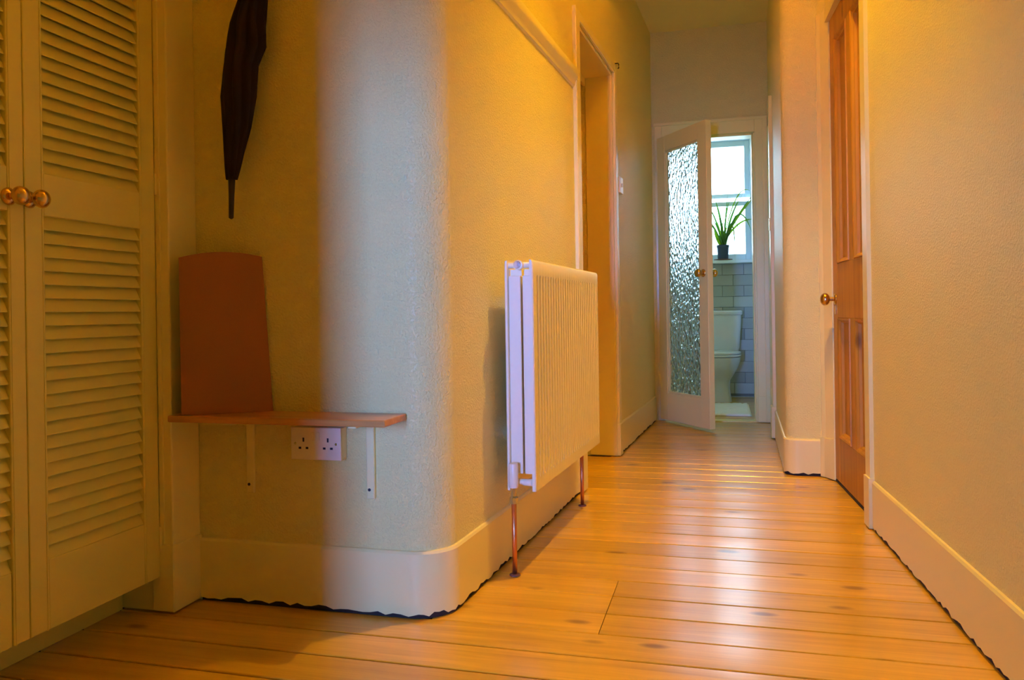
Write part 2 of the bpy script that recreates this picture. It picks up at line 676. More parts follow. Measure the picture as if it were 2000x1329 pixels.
# ---- left doorway: casing, lining, pine door
dw = empty('trim_3', (lw(3.5), 3.5, 0), A_LEFT)
struct(dw, 'cream painted doorway casing on the left')
bm = bmesh.new()
box(bm, -0.002, 0.018, -0.075, -0.002, 0.004, 2.16, 0.003, 1)
obj('casing', bm, 'trim', dw)
bm = bmesh.new()
box(bm, 0.0, 0.024, -0.08, 0.004, 0.004, 0.185, 0.003, 1)
obj('plinth_block', bm, 'trim', dw)
bm = bmesh.new()
box(bm, -0.002, 0.015, 0.832, 0.895, 0.004, 2.16, 0.003, 1)
obj('casing', bm, 'trim', dw)
bm = bmesh.new()
box(bm, -0.002, 0.020, 0.828, 0.900, 0.004, 0.18, 0.003, 1)
obj('plinth_block', bm, 'trim', dw)
bm = bmesh.new()
box(bm, -0.002, 0.015, -0.003, 0.834, 2.118, 2.16, 0.003, 1)
obj('casing', bm, 'trim', dw)
bm = bmesh.new()
box(bm, -0.15, 0.0, 0.818, 0.834, 0.006, 2.118, 0.002, 1)
obj('lining', bm, 'trim', dw)
bm = bmesh.new()
box(bm, -0.15, 0.0, 0.002, 0.014, 0.006, 2.118, 0.002, 1)
obj('lining', bm, 'trim', dw)
bm = bmesh.new()
box(bm, -0.15, 0.0, 0.014, 0.818, 2.10, 2.118, 0.002, 1)
obj('lining', bm, 'trim', dw)
bm = bmesh.new()
box(bm, -0.165, -0.15, 0.0, 0.834, 2.06, 2.118, 0.002, 1)
obj('head_stop', bm, 'trim', dw)


def panel_door(name, w, h, t, label, lock_left=True):
    """four panel door, local x = thickness (front face at x=0 looking -x... face normal is -x), local y = width"""
    root = empty(name)
    struct(root, label)
    st, mu = 0.10, 0.09
    zr = [(0.0, 0.20), (0.745, 0.985), (h - 0.11, h)]
    for y0, y1 in ((0, st), (w - st, w)):
        b_ = bmesh.new()
        box(b_, 0, t, y0, y1, 0, h, 0.0015, 1)
        obj('stile', b_, 'pine_door', root)
    for z0, z1 in zr:
        b_ = bmesh.new()
        box(b_, 0.0004, t, st, w - st, z0, z1, 0.001, 1)
        obj('rail', b_, 'pine_door', root)
    pw = (w - 2 * st - mu) / 2
    for z0, z1 in ((zr[0][1], zr[1][0]), (zr[1][1], zr[2][0])):
        b_ = bmesh.new()
        box(b_, 0.0008, t, st + pw, st + pw + mu, z0, z1, 0.001, 1)
        obj('muntin', b_, 'pine_door', root)
        for y0 in (st, st + pw + mu):
            y1 = y0 + pw
            b_ = bmesh.new()
            box(b_, 0.020, t - 0.012, y0, y1, z0, z1)
            p = obj('panel', b_, 'pine_door', root)
            b_ = bmesh.new()
            mw = 0.026
            prof = [(0.0, 0.014), (0.0, 0.002), (0.003, 0.003), (0.005, -0.004), (0.012, -0.001), (0.018, 0.008), (0.021, 0.009), (mw, 0.020)]
            loops = []
            for o_, x_ in prof:
                loops.append([b_.verts.new((x_, yy, zz)) for yy, zz in
                              ((y0 + o_, z0 + o_), (y1 - o_, z0 + o_), (y1 - o_, z1 - o_), (y0 + o_, z1 - o_))])
            for A, B in zip(loops, loops[1:]):
                for i in range(4):
                    j = (i + 1) % 4
                    b_.faces.new((A[i], A[j], B[j], B[i]))
            obj('moulding', b_, 'pine_door', p)
    return root


def knob(parent, org, sgn, rad=0.027, length=0.062, axis='X', sub=False, egg=1.0):
    """door knob with rose; axis direction sgn"""
    b_ = bmesh.new()
    rose = [(0.0, 0.0), (rad * 0.98, 0.0), (rad, 0.003), (rad * 0.8, 0.007), (rad * 0.42, 0.010), (0.0, 0.0105)]
    nk = [(rad * 0.36, 0.006), (rad * 0.34, length * 0.45)]
    rings = [(r, h * sgn) for r, h in rose]
    lathe(b_, rings, axis, 20, org, False)
    lathe(b_, [(r, h * sgn) for r, h in nk], axis, 16, org, False)
    o1 = obj('knob', b_, 'brass', parent, True)
    return o1


def knob_ball(parent, org, sgn, rad, length, axis):
    b_ = bmesh.new()
    n = 10
    c = length * 0.70
    hh = length * 0.32
    prof = []
    for i in range(n + 1):
        a = PI * i / n
        prof.append((max(rad * math.sin(a), 0.0004), (c - hh * math.cos(a)) * sgn))
    lathe(b_, prof, axis, 22, org, True)
    return obj('knob_grip', b_, 'brass', parent, True)


# pine door in the left doorway
d3 = panel_door('door_3', 0.80, 2.045, 0.04, 'pine door at the back of the left doorway')
d3.location = (lw(3.5) - 0.160, 3.5 + 0.016 + 0.80 + 0.012, 0.008)
d3.rotation_euler = (0, 0, A_LEFT + PI)

# pine door on the right
DA = (0.504, 3.888)
DB = (0.546, 3.10)
dl = math.hypot(DB[0] - DA[0], DB[1] - DA[1])
ang = math.atan2(DB[0] - DA[0], -(DB[1] - DA[1]))
d1 = panel_door('door_1', dl, 2.115, 0.042, 'four panel waxed pine door with brass knob on the right')
d1.location = (DB[0], DB[1], 0.014)
d1.rotation_euler = (0, 0, ang)
k = knob(d1, (0, dl - 0.055, 0.828), -1, 0.026, 0.066)
knob_ball(k, (0, dl - 0.055, 0.828), -1, 0.029, 0.066, 'X')
bm = bmesh.new()
box(bm, -0.004, 0.0, dl - 0.064, dl - 0.046, 0.76, 0.80, 0.001)
obj('keyhole_plate', bm, 'brass', d1)
bm = bmesh.new()
box(bm, -0.0005, 0.05, 0, dl, -0.0135, -0.002)
obj('threshold', bm, 'dark_strip', d1)

# casing of the right door
c1 = struct(empty('trim_4'), 'cream painted casing round the pine door')
bm = bmesh.new()
prism(bm, [(0.455, 3.970), (0.470, 3.955), (0.499, 3.893), (0.53, 3.893), (0.53, 3.99), (0.455, 3.99)], 0.005, 2.19)
obj('casing', bm, 'trim', c1)
bm = bmesh.new()
prism(bm, [(0.448, 3.966), (0.464, 3.951), (0.497, 3.886), (0.53, 3.886), (0.53, 3.99), (0.448, 3.99)], 0.005, 0.19)
obj('plinth_block', bm, 'trim', c1)
bm = bmesh.new()
prism(bm, [(rw(3.13) - 0.014, 3.13), (rw(3.06) - 0.014, 3.06), (rw(3.06) + 0.03, 3.06), (0.60, 3.10), (0.60, 3.13)], 0.005, 2.19)
obj('casing', bm, 'trim', c1)
bm = bmesh.new()
prism(bm, [(rw(3.135) - 0.020, 3.135), (rw(3.055) - 0.020, 3.055), (rw(3.055) + 0.03, 3.055), (0.60, 3.10), (0.60, 3.135)], 0.005, 0.185)
obj('plinth_block', bm, 'trim', c1)
bm = bmesh.new()
prism(bm, [(rw(3.13) - 0.014, 3.13), (0.60, 3.13), (0.60, 3.90), (rw(3.90) + 0.0, 3.90)], 2.128, 2.19)
obj('casing', bm, 'trim', c1)

# ---- side door frame on the right of the narrow corridor
s5 = struct(empty('door_5'), 'white door and casing in the narrow right wall')
bm = bmesh.new()
box(bm, nr(5.15) - 0.022, nr(5.15) + 0.02, 5.085, 5.165, 0.004, 2.12, 0.003)
obj('casing', bm, 'trim', s5)
bm = bmesh.new()
box(bm, nr(5.15) - 0.032, nr(5.15) + 0.02, 5.078, 5.172, 0.004, 0.20, 0.003)
obj('plinth_block', bm, 'trim', s5)
bm = bmesh.new()
box(bm, nr(5.4) - 0.004, nr(5.4) + 0.02, 5.165, 5.74, 0.01, 2.05, 0.002)
obj('leaf', bm, 'trim', s5)
bm = bmesh.new()
box(bm, nr(5.15) - 0.026, nr(5.15) - 0.021, 5.10, 5.15, 1.29, 1.365, 0.001)
obj('strike_plate', bm, 'brass', s5)

# ---- bathroom door frame
fr = struct(empty('trim_5'), 'cream door frame round the bathroom doorway')
for x0, x1, z0, z1, nm, yy in ((-0.448, EX0 + 0.004, 0.004, 2.145, 'casing', END_Y - 0.018),
                               (EX1 + 0.012, 0.312, 0.004, 2.145, 'casing', END_Y - 0.018),
                               (0.300, 0.335, 0.004, 2.145, 'casing', END_Y - 0.028),
                               (EX1, EX1 + 0.014, 0.004, 2.05, 'door_stop', END_Y - 0.006),
                               (EX0 + 0.004, EX1 + 0.012, EZ + 0.006, 2.145, 'casing', END_Y - 0.018),
                               (-0.455, 0.335, 2.143, 2.165, 'casing', END_Y - 0.026),
                               (EX1 + 0.010, 0.320, 0.004, 0.19, 'plinth_block', END_Y - 0.024)):
    bm = bmesh.new()
    box(bm, x0, x1, yy, END_Y + 0.001, z0, z1, 0.0025)
    obj(nm, bm, 'trim', fr)
for x0, x1, z0, z1 in ((EX0, EX0 + 0.010, 0.004, EZ), (EX1 - 0.010, EX1, 0.004, EZ), (EX0, EX1, EZ - 0.012, EZ)):
    bm = bmesh.new()
    box(bm, x0, x1, END_Y, END_Y + 0.13, z0, z1, 0.002)
    obj('lining', bm, 'trim', fr)

# glazed bathroom door, hinged on the left and half open towards the hall
HX, HY = -0.396, 5.782
DWID, DTH = 0.605, 0.042
door_ang = math.atan2(-0.482, 0.345)
d2 = struct(empty('door_2', (HX, HY, 0.0), door_ang), 'half open cream door with obscure glass pane')
# local x along the door width, local y thickness (front face at y = -DTH side), z up
Zb, Zt = 0.022, 2.045
ST_H, ST_F = 0.10, 0.100
for x0, x1 in ((0, ST_H), (DWID - ST_F, DWID)):
    bm = bmesh.new()
    box(bm, x0, x1, -DTH, 0, Zb, Zt, 0.002)
    obj('stile', bm, 'trim', d2)
for z0, z1 in ((Zb, 0.215), (1.935, Zt)):
    bm = bmesh.new()
    box(bm, ST_H, DWID - ST_F, -DTH + 0.0005, -0.0005, z0, z1, 0.001)
    obj('rail', bm, 'trim', d2)
bm = bmesh.new()
for (a, b, c, d) in ((ST_H, DWID - ST_F, 0.215, 0.229), (ST_H, DWID - ST_F, 1.921, 1.935)):
    box(bm, a, b, -DTH + 0.008, -0.008, c, d, 0.002)
for a, b in ((ST_H, ST_H + 0.012), (DWID - ST_F - 0.012, DWID - ST_F)):
    box(bm, a, b, -DTH + 0.008, -0.008, 0.215, 1.935, 0.002)
obj('glazing_bead', bm, 'trim', d2)
bm = bmesh.new()
box(bm, ST_H + 0.008, DWID - ST_F - 0.008, -0.024, -0.018, 0.224, 1.926)
obj('obscure_pane', bm, 'obscure', d2)
for sgn, y in ((-1, -DTH), (1, 0.0)):
    k = knob(d2, (DWID - 0.048, y, 1.045), sgn, 0.026, 0.062, 'Y')
    knob_ball(k, (DWID - 0.048, y, 1.045), sgn, 0.028, 0.062, 'Y')
for z in (0.25, 1.80):
    bm = bmesh.new()
    lathe(bm, [(0.006, z), (0.006, z + 0.09)], 'Z', 10, (0.0, -DTH - 0.003, 0))
    obj('hinge', bm, 'trim', d2, True)
bm = bmesh.new()
box(bm, EX0, EX1, END_Y - 0.005, END_Y + 0.10, 0.0005, 0.007, 0.002)
struct(obj('trim_6', bm, 'trim'), 'worn pale threshold strip under the bathroom door')

# ------------------------------------------------------------------ bathroom shell
WX0, WX1, WZ0, WZ1 = -0.72, 0.30, 1.235, 2.40
bm = bmesh.new()
box(bm, -1.0, WX0, BATH_Y, BATH_Y + 0.16, 0, CEIL)
box(bm, WX1, 1.1, BATH_Y, BATH_Y + 0.16, 0, CEIL)
box(bm, WX0, WX1, BATH_Y, BATH_Y + 0.16, 0, WZ0)
box(bm, WX0, WX1, BATH_Y, BATH_Y + 0.16, WZ1, CEIL)
wb = struct(obj('wall_bathroom', bm, 'grout'), 'bathroom wall under the window with grey tiles')
bm = bmesh.new()
box(bm, -1.0, -0.92, END_Y + 0.12, BATH_Y, 0, CEIL)
struct(obj('wall_bathroom_left', bm, 'bathwall'))
bm = bmesh.new()
box(bm, 0.56, 0.64, END_Y + 0.12, BATH_Y, 0, CEIL)
struct(obj('wall_bathroom_right', bm, 'bathwall'))

# tiles in running bond, each its own piece
TW, TH = 0.190, 0.0995
bm = bmesh.new()
box(bm, -TW / 2 + 0.0015, TW / 2 - 0.0015, -0.007, 0, -TH / 2 + 0.0015, TH / 2 - 0.0015, 0.0015)
tile_me = None
half_me = None
o = obj('tile', bm, 'tile', wb)
tile_me = o.data
bpy.data.objects.remove(o)
rows = 12
ztop = 1.222
for r in range(rows):
    zc = ztop - TH * (r + 0.5)
    x = 0.56 - TW * (0.35 + (0.5 if r % 2 else 0))
    while x - TW / 2 > -0.92:
        o = bpy.data.objects.new('tile', tile_me)
        o.location = (x, BATH_Y, zc)
        o.rotation_euler = (random.uniform(-0.02, 0.02), 0, random.uniform(-0.02, 0.02))
        link(o, wb)
        x -= TW

# sash window
w1 = struct(empty('window_1', (0, BATH_Y, 0)), 'white sash window over the toilet')


def wpart(nm, x0, x1, y0, y1, z0, z1, mt='frame', par=None):
    b_ = bmesh.new()
    box(b_, x0, x1, y0, y1, z0, z1, 0.003 if mt == 'frame' else 0)
    return obj(nm, b_, mt, par or w1)


for x0, x1 in ((WX0, WX0 + 0.025), (WX1 - 0.025, WX1)):
    wpart('frame_jamb', x0, x1, 0.0, 0.15, WZ0, WZ1)
wpart('frame_head', WX0, WX1, 0.0, 0.15, WZ1 - 0.03, WZ1)
for nm, y0, z0, z1, br, tr_ in (('lower_sash', 0.03, WZ0 + 0.015, 1.80, 0.065, 0.04), ('upper_sash', 0.085, 1.84, WZ1 - 0.03, 0.04, 0.05)):
    xa, xb = WX0 + 0.025, WX1 - 0.025
    sash = wpart(nm, xa, xa + 0.045, y0, y0 + 0.04, z0, z1)
    wpart('sash_stile', xb - 0.045, xb, y0, y0 + 0.04, z0, z1, 'frame', sash)
    wpart('sash_rail', xa + 0.045, xb - 0.045, y0, y0 + 0.04, z0, z0 + br, 'frame', sash)
    wpart('sash_rail', xa + 0.045, xb - 0.045, y0, y0 + 0.04, z1 - tr_, z1, 'frame', sash)
    wpart('pane', xa + 0.04, xb - 0.04, y0 + 0.018, y0 + 0.022, z0 + br - 0.005, z1 - tr_ + 0.005, 'pane', sash)
wpart('sill', WX0 - 0.02, WX1 + 0.02, -0.16, 0.10, WZ0 - 0.012, WZ0 + 0.016)

# ------------------------------------------------------------------ louvred cupboard
XD = -1.475
cup = tag(empty('louvred_cupboard', (0, 0, 0)), 'tall cream cupboard with louvred doors and brass knobs beside the niche', 'cupboard')
bm = bmesh.new()
box(bm, -1.62, -1.60, 0.362, 1.806, 0.001, 0.095, 0.001)
obj('plinth', bm, 'cab', cup)
bm = bmesh.new()
box(bm, -2.19, -1.53, 0.362, 1.806, 0.095, 0.115)
box(bm, -2.19, -2.17, 0.362, 1.806, 0.115, 2.28)
box(bm, -2.17, -1.53, 1.79, 1.806, 0.115, 2.28)
box(bm, -2.17, -1.53, 0.362, 0.38, 0.115, 2.28)
obj('carcass', bm, 'cab', cup)
bm = bmesh.new()
box(bm, -2.19, -1.478, 0.362, 1.806, 2.28, 3.89, 0.002)
obj('top_panel', bm, 'cab', cup)

slat_me = None


def slat_mesh(wy):
    b_ = bmesh.new()
    # lower edge outwards, upper edge tucked in behind the slat above
    pr = [(-0.0065, -0.0165), (-0.0035, -0.0160), (-0.0035, -0.0140), (-0.0185, 0.0175), (-0.0230, 0.0150)]
    A = [b_.verts.new((p[0], 0, p[1])) for p in pr]
    B = [b_.verts.new((p[0], wy, p[1])) for p in pr]
    for i in range(len(pr)):
        j = (i + 1) % len(pr)
        b_.faces.new((A[i], A[j], B[j], B[i]))
    b_.faces.new(A[::-1])
    b_.faces.new(B)
    o_ = obj('slat', b_, 'cab')
    me_ = o_.data
    bpy.data.objects.remove(o_)
    return me_


def louvre_door(y0, y1, sl, sr, knob_y=None, gap_rail=False, hinges=None, slats=True):
    b_ = bmesh.new()
    t = 0.028
    zb, zt = 0.100, 2.27
    box(b_, XD - t, XD, y0, y0 + sl, zb, zt, 0.0025, 2)
    box(b_, XD - t, XD, y1 - sr, y1, zb, zt, 0.0025, 2)
    ya, yb = y0 + sl, y1 - sr
    g = 0.003 if gap_rail else 0.0
    box(b_, XD - t + 0.001, XD - 0.0008, ya, yb - g, zb, 0.258, 0.001)
    box(b_, XD - t + 0.001, XD - 0.0008, ya, yb, 1.037, 1.132, 0.001)
    box(b_, XD - t + 0.001, XD - 0.0008, ya, yb, zt - 0.11, zt, 0.001)
    # quirk beads beside the louvres
    box(b_, XD - 0.002, XD + 0.0012, ya - 0.007, ya - 0.0045, 0.10, zt, 0)
    box(b_, XD - 0.002, XD + 0.0012, yb + 0.0045, yb + 0.007, 0.10, zt, 0)
    d = obj('door', b_, 'cab', cup)
    if slats:
        me_ = slat_mesh(yb - ya)
        p = 0.0302
        for z0, z1 in ((0.258, 1.037), (1.132, zt - 0.11)):
            n = int((z1 - z0) / p)
            pp = (z1 - z0) / n
            for i in range(n):
                o_ = bpy.data.objects.new('slat', me_)
                o_.location = (XD - 0.001, ya, z0 + pp * (i + 0.5))
                link(o_, d)
    if knob_y:
        kk = knob(d, (XD, knob_y, 1.067), 1, 0.019, 0.046)
        kk.name = 'knob_rose'
        knob_ball(d, (XD, knob_y, 1.067), 1, 0.0205, 0.050, 'X').name = 'knob'
    for z0, z1 in (hinges or []):
        b_ = bmesh.new()
        lathe(b_, [(0.0045, z0), (0.0045, z1)], 'Z', 10, (XD + 0.001, y1 + 0.002, 0))
        obj('hinge', b_, 'trim', d, True)
    return d


louvre_door(1.392, 1.803, 0.051, 0.056, 1.402, False, [(1.135, 1.192), (0.170, 0.235)])
louvre_door(0.980, 1.390, 0.051, 0.041, 1.350, True)
louvre_door(0.566, 0.978, 0.051, 0.056, None, False, None, True)
bm = bmesh.new()
box(bm, XD - 0.028, XD, 0.362, 0.564, 0.10, 2.27, 0.002)
obj('filler_panel', bm, 'cab', cup)

# ------------------------------------------------------------------ niche: shelf, board, socket, umbrella
sh = tag(empty('wall_shelf', (0, 0, 0)), 'narrow varnished pine shelf on white brackets across the niche', 'shelf')
bm = bmesh.new()
box(bm, -1.4315, -0.803, 1.785, 1.9245, 0.522, 0.540, 0.0035, 2)
obj('shelf_board', bm, 'shelf', sh)
for i, x in enumerate((-1.268, -0.905)):
    bm = bmesh.new()
    box(bm, x - 0.0115, x + 0.0115, 1.914, 1.9248, 0.312, 0.520, 0.002)
    box(bm, x - 0.0115, x + 0.0115, 1.81, 1.917, 0.5135, 0.5205, 0.0015)
    br = obj('bracket', bm, 'trim', sh)
    bm = bmesh.new()
    lathe(bm, [(0.0042, 1.9145), (0.0040, 1.9128), (0.002, 1.9122)], 'Y', 12, (x - 0.0035, 0, 0.336))
    obj('screw', bm, 'slot', br, True)

bd = bmesh.new()
P0, P1 = Vector((-1.392, 1.792, 0)), Vector((-1.194, 1.9165, 0))
T0, T1 = Vector((-1.400, 1.800, 0)), Vector((-1.222, 1.9165, 0))
nx = 16
nz = 4
nrm = Vector((-(P1 - P0).y, (P1 - P0).x, 0)).normalized()
grid = []
for side in (0, 1):
    g_ = []
    for j in range(nz + 1):
        row = []
        for i in range(nx + 1):
            u_ = i / nx
            ztop_ = 0.962 + 0.014 * (1 - (2 * u_ - 1) ** 2) + 0.004 * u_
            v_ = j / nz
            a_ = P0.lerp(T0, v_)
            b_ = P1.lerp(T1, v_)
            q = a_.lerp(b_, u_) + nrm * ((0.004 if side else 0.0) + 0.006 * math.sin(PI * u_) * (0.5 + 0.5 * v_) * -1)
            row.append(bd.verts.new((q.x, q.y, 0.5405 + (ztop_ - 0.5405) * v_)))
        g_.append(row)
    grid.append(g_)
for s, g_ in enumerate(grid):
    for j in range(nz):
        for i in range(nx):
            f_ = (g_[j][i], g_[j][i + 1], g_[j + 1][i + 1], g_[j + 1][i])
            bd.faces.new(f_)
for i in range(nx):
    bd.faces.new((grid[0][0][i], grid[0][0][i + 1], grid[1][0][i + 1], grid[1][0][i]))
    bd.faces.new((grid[0][nz][i], grid[0][nz][i + 1], grid[1][nz][i + 1], grid[1][nz][i]))
for j in range(nz):
    bd.faces.new((grid[0][j][0], grid[0][j + 1][0], grid[1][j + 1][0], grid[1][j][0]))
    bd.faces.new((grid[0][j][nx], grid[0][j + 1][nx], grid[1][j + 1][nx], grid[1][j][nx]))
tag(autosmooth(obj('hardboard_panel', bd, 'board'), 30), 'tapered brown board with curved top standing on the niche shelf', 'board')

sk = tag(empty('double_socket', (-1.05, NICHE_Y, 0.459)), 'white double power socket on the wall under the shelf', 'socket')
bm = bmesh.new()
box(bm, -0.0725, 0.0725, -0.030, -0.0005, -0.0425, 0.0425, 0.002)
obj('back_box', bm, 'plastic', sk)
bm = bmesh.new()
box(bm, -0.0735, 0.0735, -0.038, -0.0305, -0.0435, 0.0435, 0.002, 2)
fp = obj('face_plate', bm, 'plastic', sk)
for cx in (-0.036, 0.036):
    for dx, dz, sx_, sz_ in ((0, 0.010, 0.0024, 0.0055), (-0.0105, -0.012, 0.0038, 0.0028), (0.0105, -0.012, 0.0038, 0.0028)):
        bm = bmesh.new()
        box(bm, cx + dx - sx_, cx + dx + sx_, -0.0383, -0.037, dz - sz_, dz + sz_)
        obj('pin_slot', bm, 'slot', sk)
for cx in (-0.0075, 0.0075):
    bm = bmesh.new()
    box(bm, cx - 0.0052, cx + 0.0052, -0.0405, -0.0375, 0.008, 0.031, 0.001)
    obj('rocker_switch', bm, 'plastic', sk)
for cx in (-0.060, 0.060):
    bm = bmesh.new()
    lathe(bm, [(0.0034, -0.0378), (0.0034, -0.0388), (0.002, -0.0390)], 'Y', 12, (cx, 0, 0.0))
    obj('screw', bm, 'chrome', sk, True)

# umbrella, hanging closed and slightly tilted against the niche wall
um = tag(empty('closed_umbrella', (-1.285, 1.875, 1.068)), 'dark brown closed umbrella hanging tip down on the niche wall', 'umbrella')
UY = 1.868
prof = [(1.175, -1.297, -1.264), (1.205, -1.299, -1.255), (1.247, -1.300, -1.244), (1.315, -1.301, -1.223), (1.398, -1.305, -1.206),
        (1.480, -1.296, -1.197), (1.527, -1.291, -1.171), (1.560, -1.283, -1.170), (1.590, -1.274, -1.173), (1.655, -1.247, -1.166),
        (1.74, -1.228, -1.168), (1.82, -1.212, -1.172), (1.88, -1.200, -1.178)]
bm = bmesh.new()
N = 64
fine = []
for a_, b_ in zip(prof, prof[1:]):
    for i in range(4):
        t = i / 4
        fine.append(tuple(a_[q] + (b_[q] - a_[q]) * t for q in range(3)))
fine.append(prof[-1])
rings = []
for z, xl, xr in fine:
    c_, hw = (xl + xr) / 2, (xr - xl) / 2
    ring = []
    tw = (z - 1.175) * 7.0
    for k_ in range(N):
        a_ = 2 * PI * k_ / N
        ple = 1.0 - 0.30 * (0.5 - 0.5 * math.cos(8 * a_ + tw * 2.2)) ** 1.5
        dep = min(hw * 0.85, 0.042)
        ring.append(bm.verts.new((c_ + hw * ple * math.cos(a_) + 1.285, UY + dep * ple * math.sin(a_) - 1.875, z - 1.068)))
    rings.append(ring)
for A, B in zip(rings, rings[1:]):
    for k_ in range(N):
        j = (k_ + 1) % N
        bm.faces.new((A[k_], A[j], B[j], B[k_]))
bm.faces.new(rings[0][::-1])
bm.faces.new(rings[-1])
obj('folded_canopy', bm, 'umbrella', um, True)
bm = bmesh.new()
tube(bm, [(0.0, UY - 1.875, 0.0), (0.001, UY - 1.875, 0.003), (0.003, UY - 1.875, 0.06), (0.005, UY - 1.875, 0.125)], [0.003, 0.0065, 0.0075, 0.010], 14)
obj('ferrule', bm, 'umb_dark', um, True)
bm = bmesh.new()
hk = [(0.095, -0.007, 0.80), (0.105, -0.007, 0.90)]
for i in range(9):
    a_ = PI * i / 8
    hk.append((0.105 - 0.03 + 0.03 * math.cos(a_), -0.007, 0.92 + 0.03 * math.sin(a_)))
hk.append((0.045, -0.007, 0.89))
tube(bm, hk, 0.007, 12)
obj('handle', bm, 'umb_dark', um, True)
bm = bmesh.new()
tube(bm, [(-1.21, NICHE_Y, 2.003), (-1.21, 1.868, 2.0), (-1.21, 1.852, 2.016)], 0.004, 10)
tag(obj('coat_hook', bm, 'brass', None, True), 'small brass hook holding the closed umbrella', 'hook')

# ------------------------------------------------------------------ radiator (frame of the left wall)
RY0 = 2.33
ra = tag(empty('radiator', (lw(RY0), RY0, 0), A_LEFT), 'white double panel radiator with copper pipes on the left wall', 'radiator')
RL = 0.93


def rad_panel(name, x_out, x_in):
    """pressed steel panel, face at x_out with vertical channels, plain rims top and bottom"""
    b_ = bmesh.new()
    z0, z1 = 0.255, 0.963
    n = 28
    rim = 0.022
    ys = [0.0, 0.004, rim]
    pw_ = (RL - 2 * rim) / n
    offs = [0.003, 0.0, 0.0]
    for i in range(n):
        y_ = rim + i * pw_
        ys += [y_ + pw_ * 0.55, y_ + pw_ * 0.66, y_ + pw_ * 0.89, y_ + pw_]
        offs += [0.0, 0.0065, 0.0065, 0.0]
    ys += [RL - 0.004, RL]
    offs += [0.0, 0.003]
    s = 1 if x_out > x_in else -1
    zs = [(z0, 0), (z0 + 0.036, 0), (z0 + 0.050, 1), (z1 - 0.060, 1), (z1 - 0.046, 0), (z1 - 0.012, 0), (z1 - 0.004, -1), (z1, -2)]
    rows_ = []
    for z, f in zs:
        row = []
        for y_, o_ in zip(ys, offs):
            dd = o_ if f == 1 else (o_ if o_ == 0.003 else 0.0)
            if f == -1:
                dd = 0.003
            if f == -2:
                dd = 0.008
            row.append(b_.verts.new((x_out - s * dd, y_, z)))
        rows_.append(row)
    for A, B in zip(rows_, rows_[1:]):
        for i in range(len(A) - 1):
            b_.faces.new((A[i], A[i + 1], B[i + 1], B[i]))
    back = [[b_.verts.new((x_in, y_, z)) for y_ in (0.0, RL)] for z in (z0, z1)]
    b_.faces.new((back[0][0], back[0][1], back[1][1], back[1][0]))
    b_.faces.new([r_[0] for r_ in rows_] + [back[1][0], back[0][0]])
    b_.faces.new([r_[-1] for r_ in rows_] + [back[1][1], back[0][1]])
    b_.faces.new(rows_[0] + [back[0][1], back[0][0]])
    b_.faces.new(rows_[-1] + [back[1][1], back[1][0]])
    return autosmooth(obj(name, b_, 'rad', ra), 25)


rad_panel('front_panel', 0.134, 0.123)
rad_panel('back_panel', 0.042, 0.051)
bm = bmesh.new()
box(bm, 0.0515, 0.090, 0.012, RL - 0.02, 0.305, 0.915, 0.002)
obj('convector', bm, 'rad', ra)
bm = bmesh.new()
box(bm, 0.0965, 0.1225, 0.012, RL - 0.02, 0.305, 0.915, 0.002)
obj('convector', bm, 'rad', ra)
bm = bmesh.new()
for i in range(30):
    y_ = 0.03 + i * (RL - 0.06) / 29
    box(bm, 0.0525, 0.0895, y_, y_ + 0.002, 0.915, 0.935)
    box(bm, 0.0970, 0.1220, y_, y_ + 0.002, 0.915, 0.935)
o = obj('convector_fin', bm, 'rad', ra)
o['kind'] = 'stuff'
bm = bmesh.new()
tube(bm, [(0.045, 0.02, 0.947), (0.128, 0.02, 0.947)], 0.0095, 16)
tube(bm, [(0.045, RL - 0.03, 0.947), (0.128, RL - 0.03, 0.947)], 0.0095, 16)
obj('top_connector', bm, 'rad', ra, True)
bm = bmesh.new()
lathe(bm, [(0.0135, 0.02), (0.0150, 0.004), (0.0150, -0.004), (0.0125, -0.005)], 'Y', 18, (0.088, 0, 0.947))
bv = autosmooth(obj('bleed_valve', bm, 'rad', ra), 40)
bm = bmesh.new()
lathe(bm, [(0.0108, -0.004), (0.0118, -0.010), (0.0105, -0.013), (0.004, -0.0135)], 'Y', 18, (0.087, 0, 0.948))
autosmooth(obj('bleed_plug', bm, 'chrome', bv), 40)

PX = 0.068
for yv, nm in ((-0.015, 'near'), (RL - 0.055, 'far')):
    bm = bmesh.new()
    tube(bm, [(PX, yv, -0.005), (PX, yv, 0.232)], 0.0076, 16)
    pp_ = obj('copper_pipe', bm, 'copper', ra, True)
    bm = bmesh.new()
    lathe(bm, [(0.0078, 0.006), (0.0165, 0.004), (0.017, 0.0005)], 'Z', 18, (PX, yv, 0), False)
    obj('floor_collar', bm, 'saucer', pp_, True)
    bm = bmesh.new()
    lathe(bm, [(0.0095, 0.218), (0.0140, 0.220), (0.0140, 0.238), (0.0100, 0.240), (0.0085, 0.243), (0.0085, 0.268)], 'Z', 8, (PX, yv, 0))
    obj('compression_nut', bm, 'chrome', pp_)
    bm = bmesh.new()
    lathe(bm, [(0.0135, 0.268), (0.0150, 0.271), (0.0150, 0.338), (0.0130, 0.342), (0.004, 0.343)], 'Z', 20, (PX, yv, 0))
    autosmooth(obj('valve_cap', bm, 'plastic', ra), 40)
    bm = bmesh.new()
    ye = 0.016 if yv < 0 else RL - 0.02
    tube(bm, [(PX, yv, 0.283), (PX + 0.012, ye, 0.281), (0.095, ye, 0.279), (0.126, ye, 0.279)], [0.008, 0.009, 0.0105, 0.0115], 14)
    obj('valve_tail', bm, 'rad', ra, True)
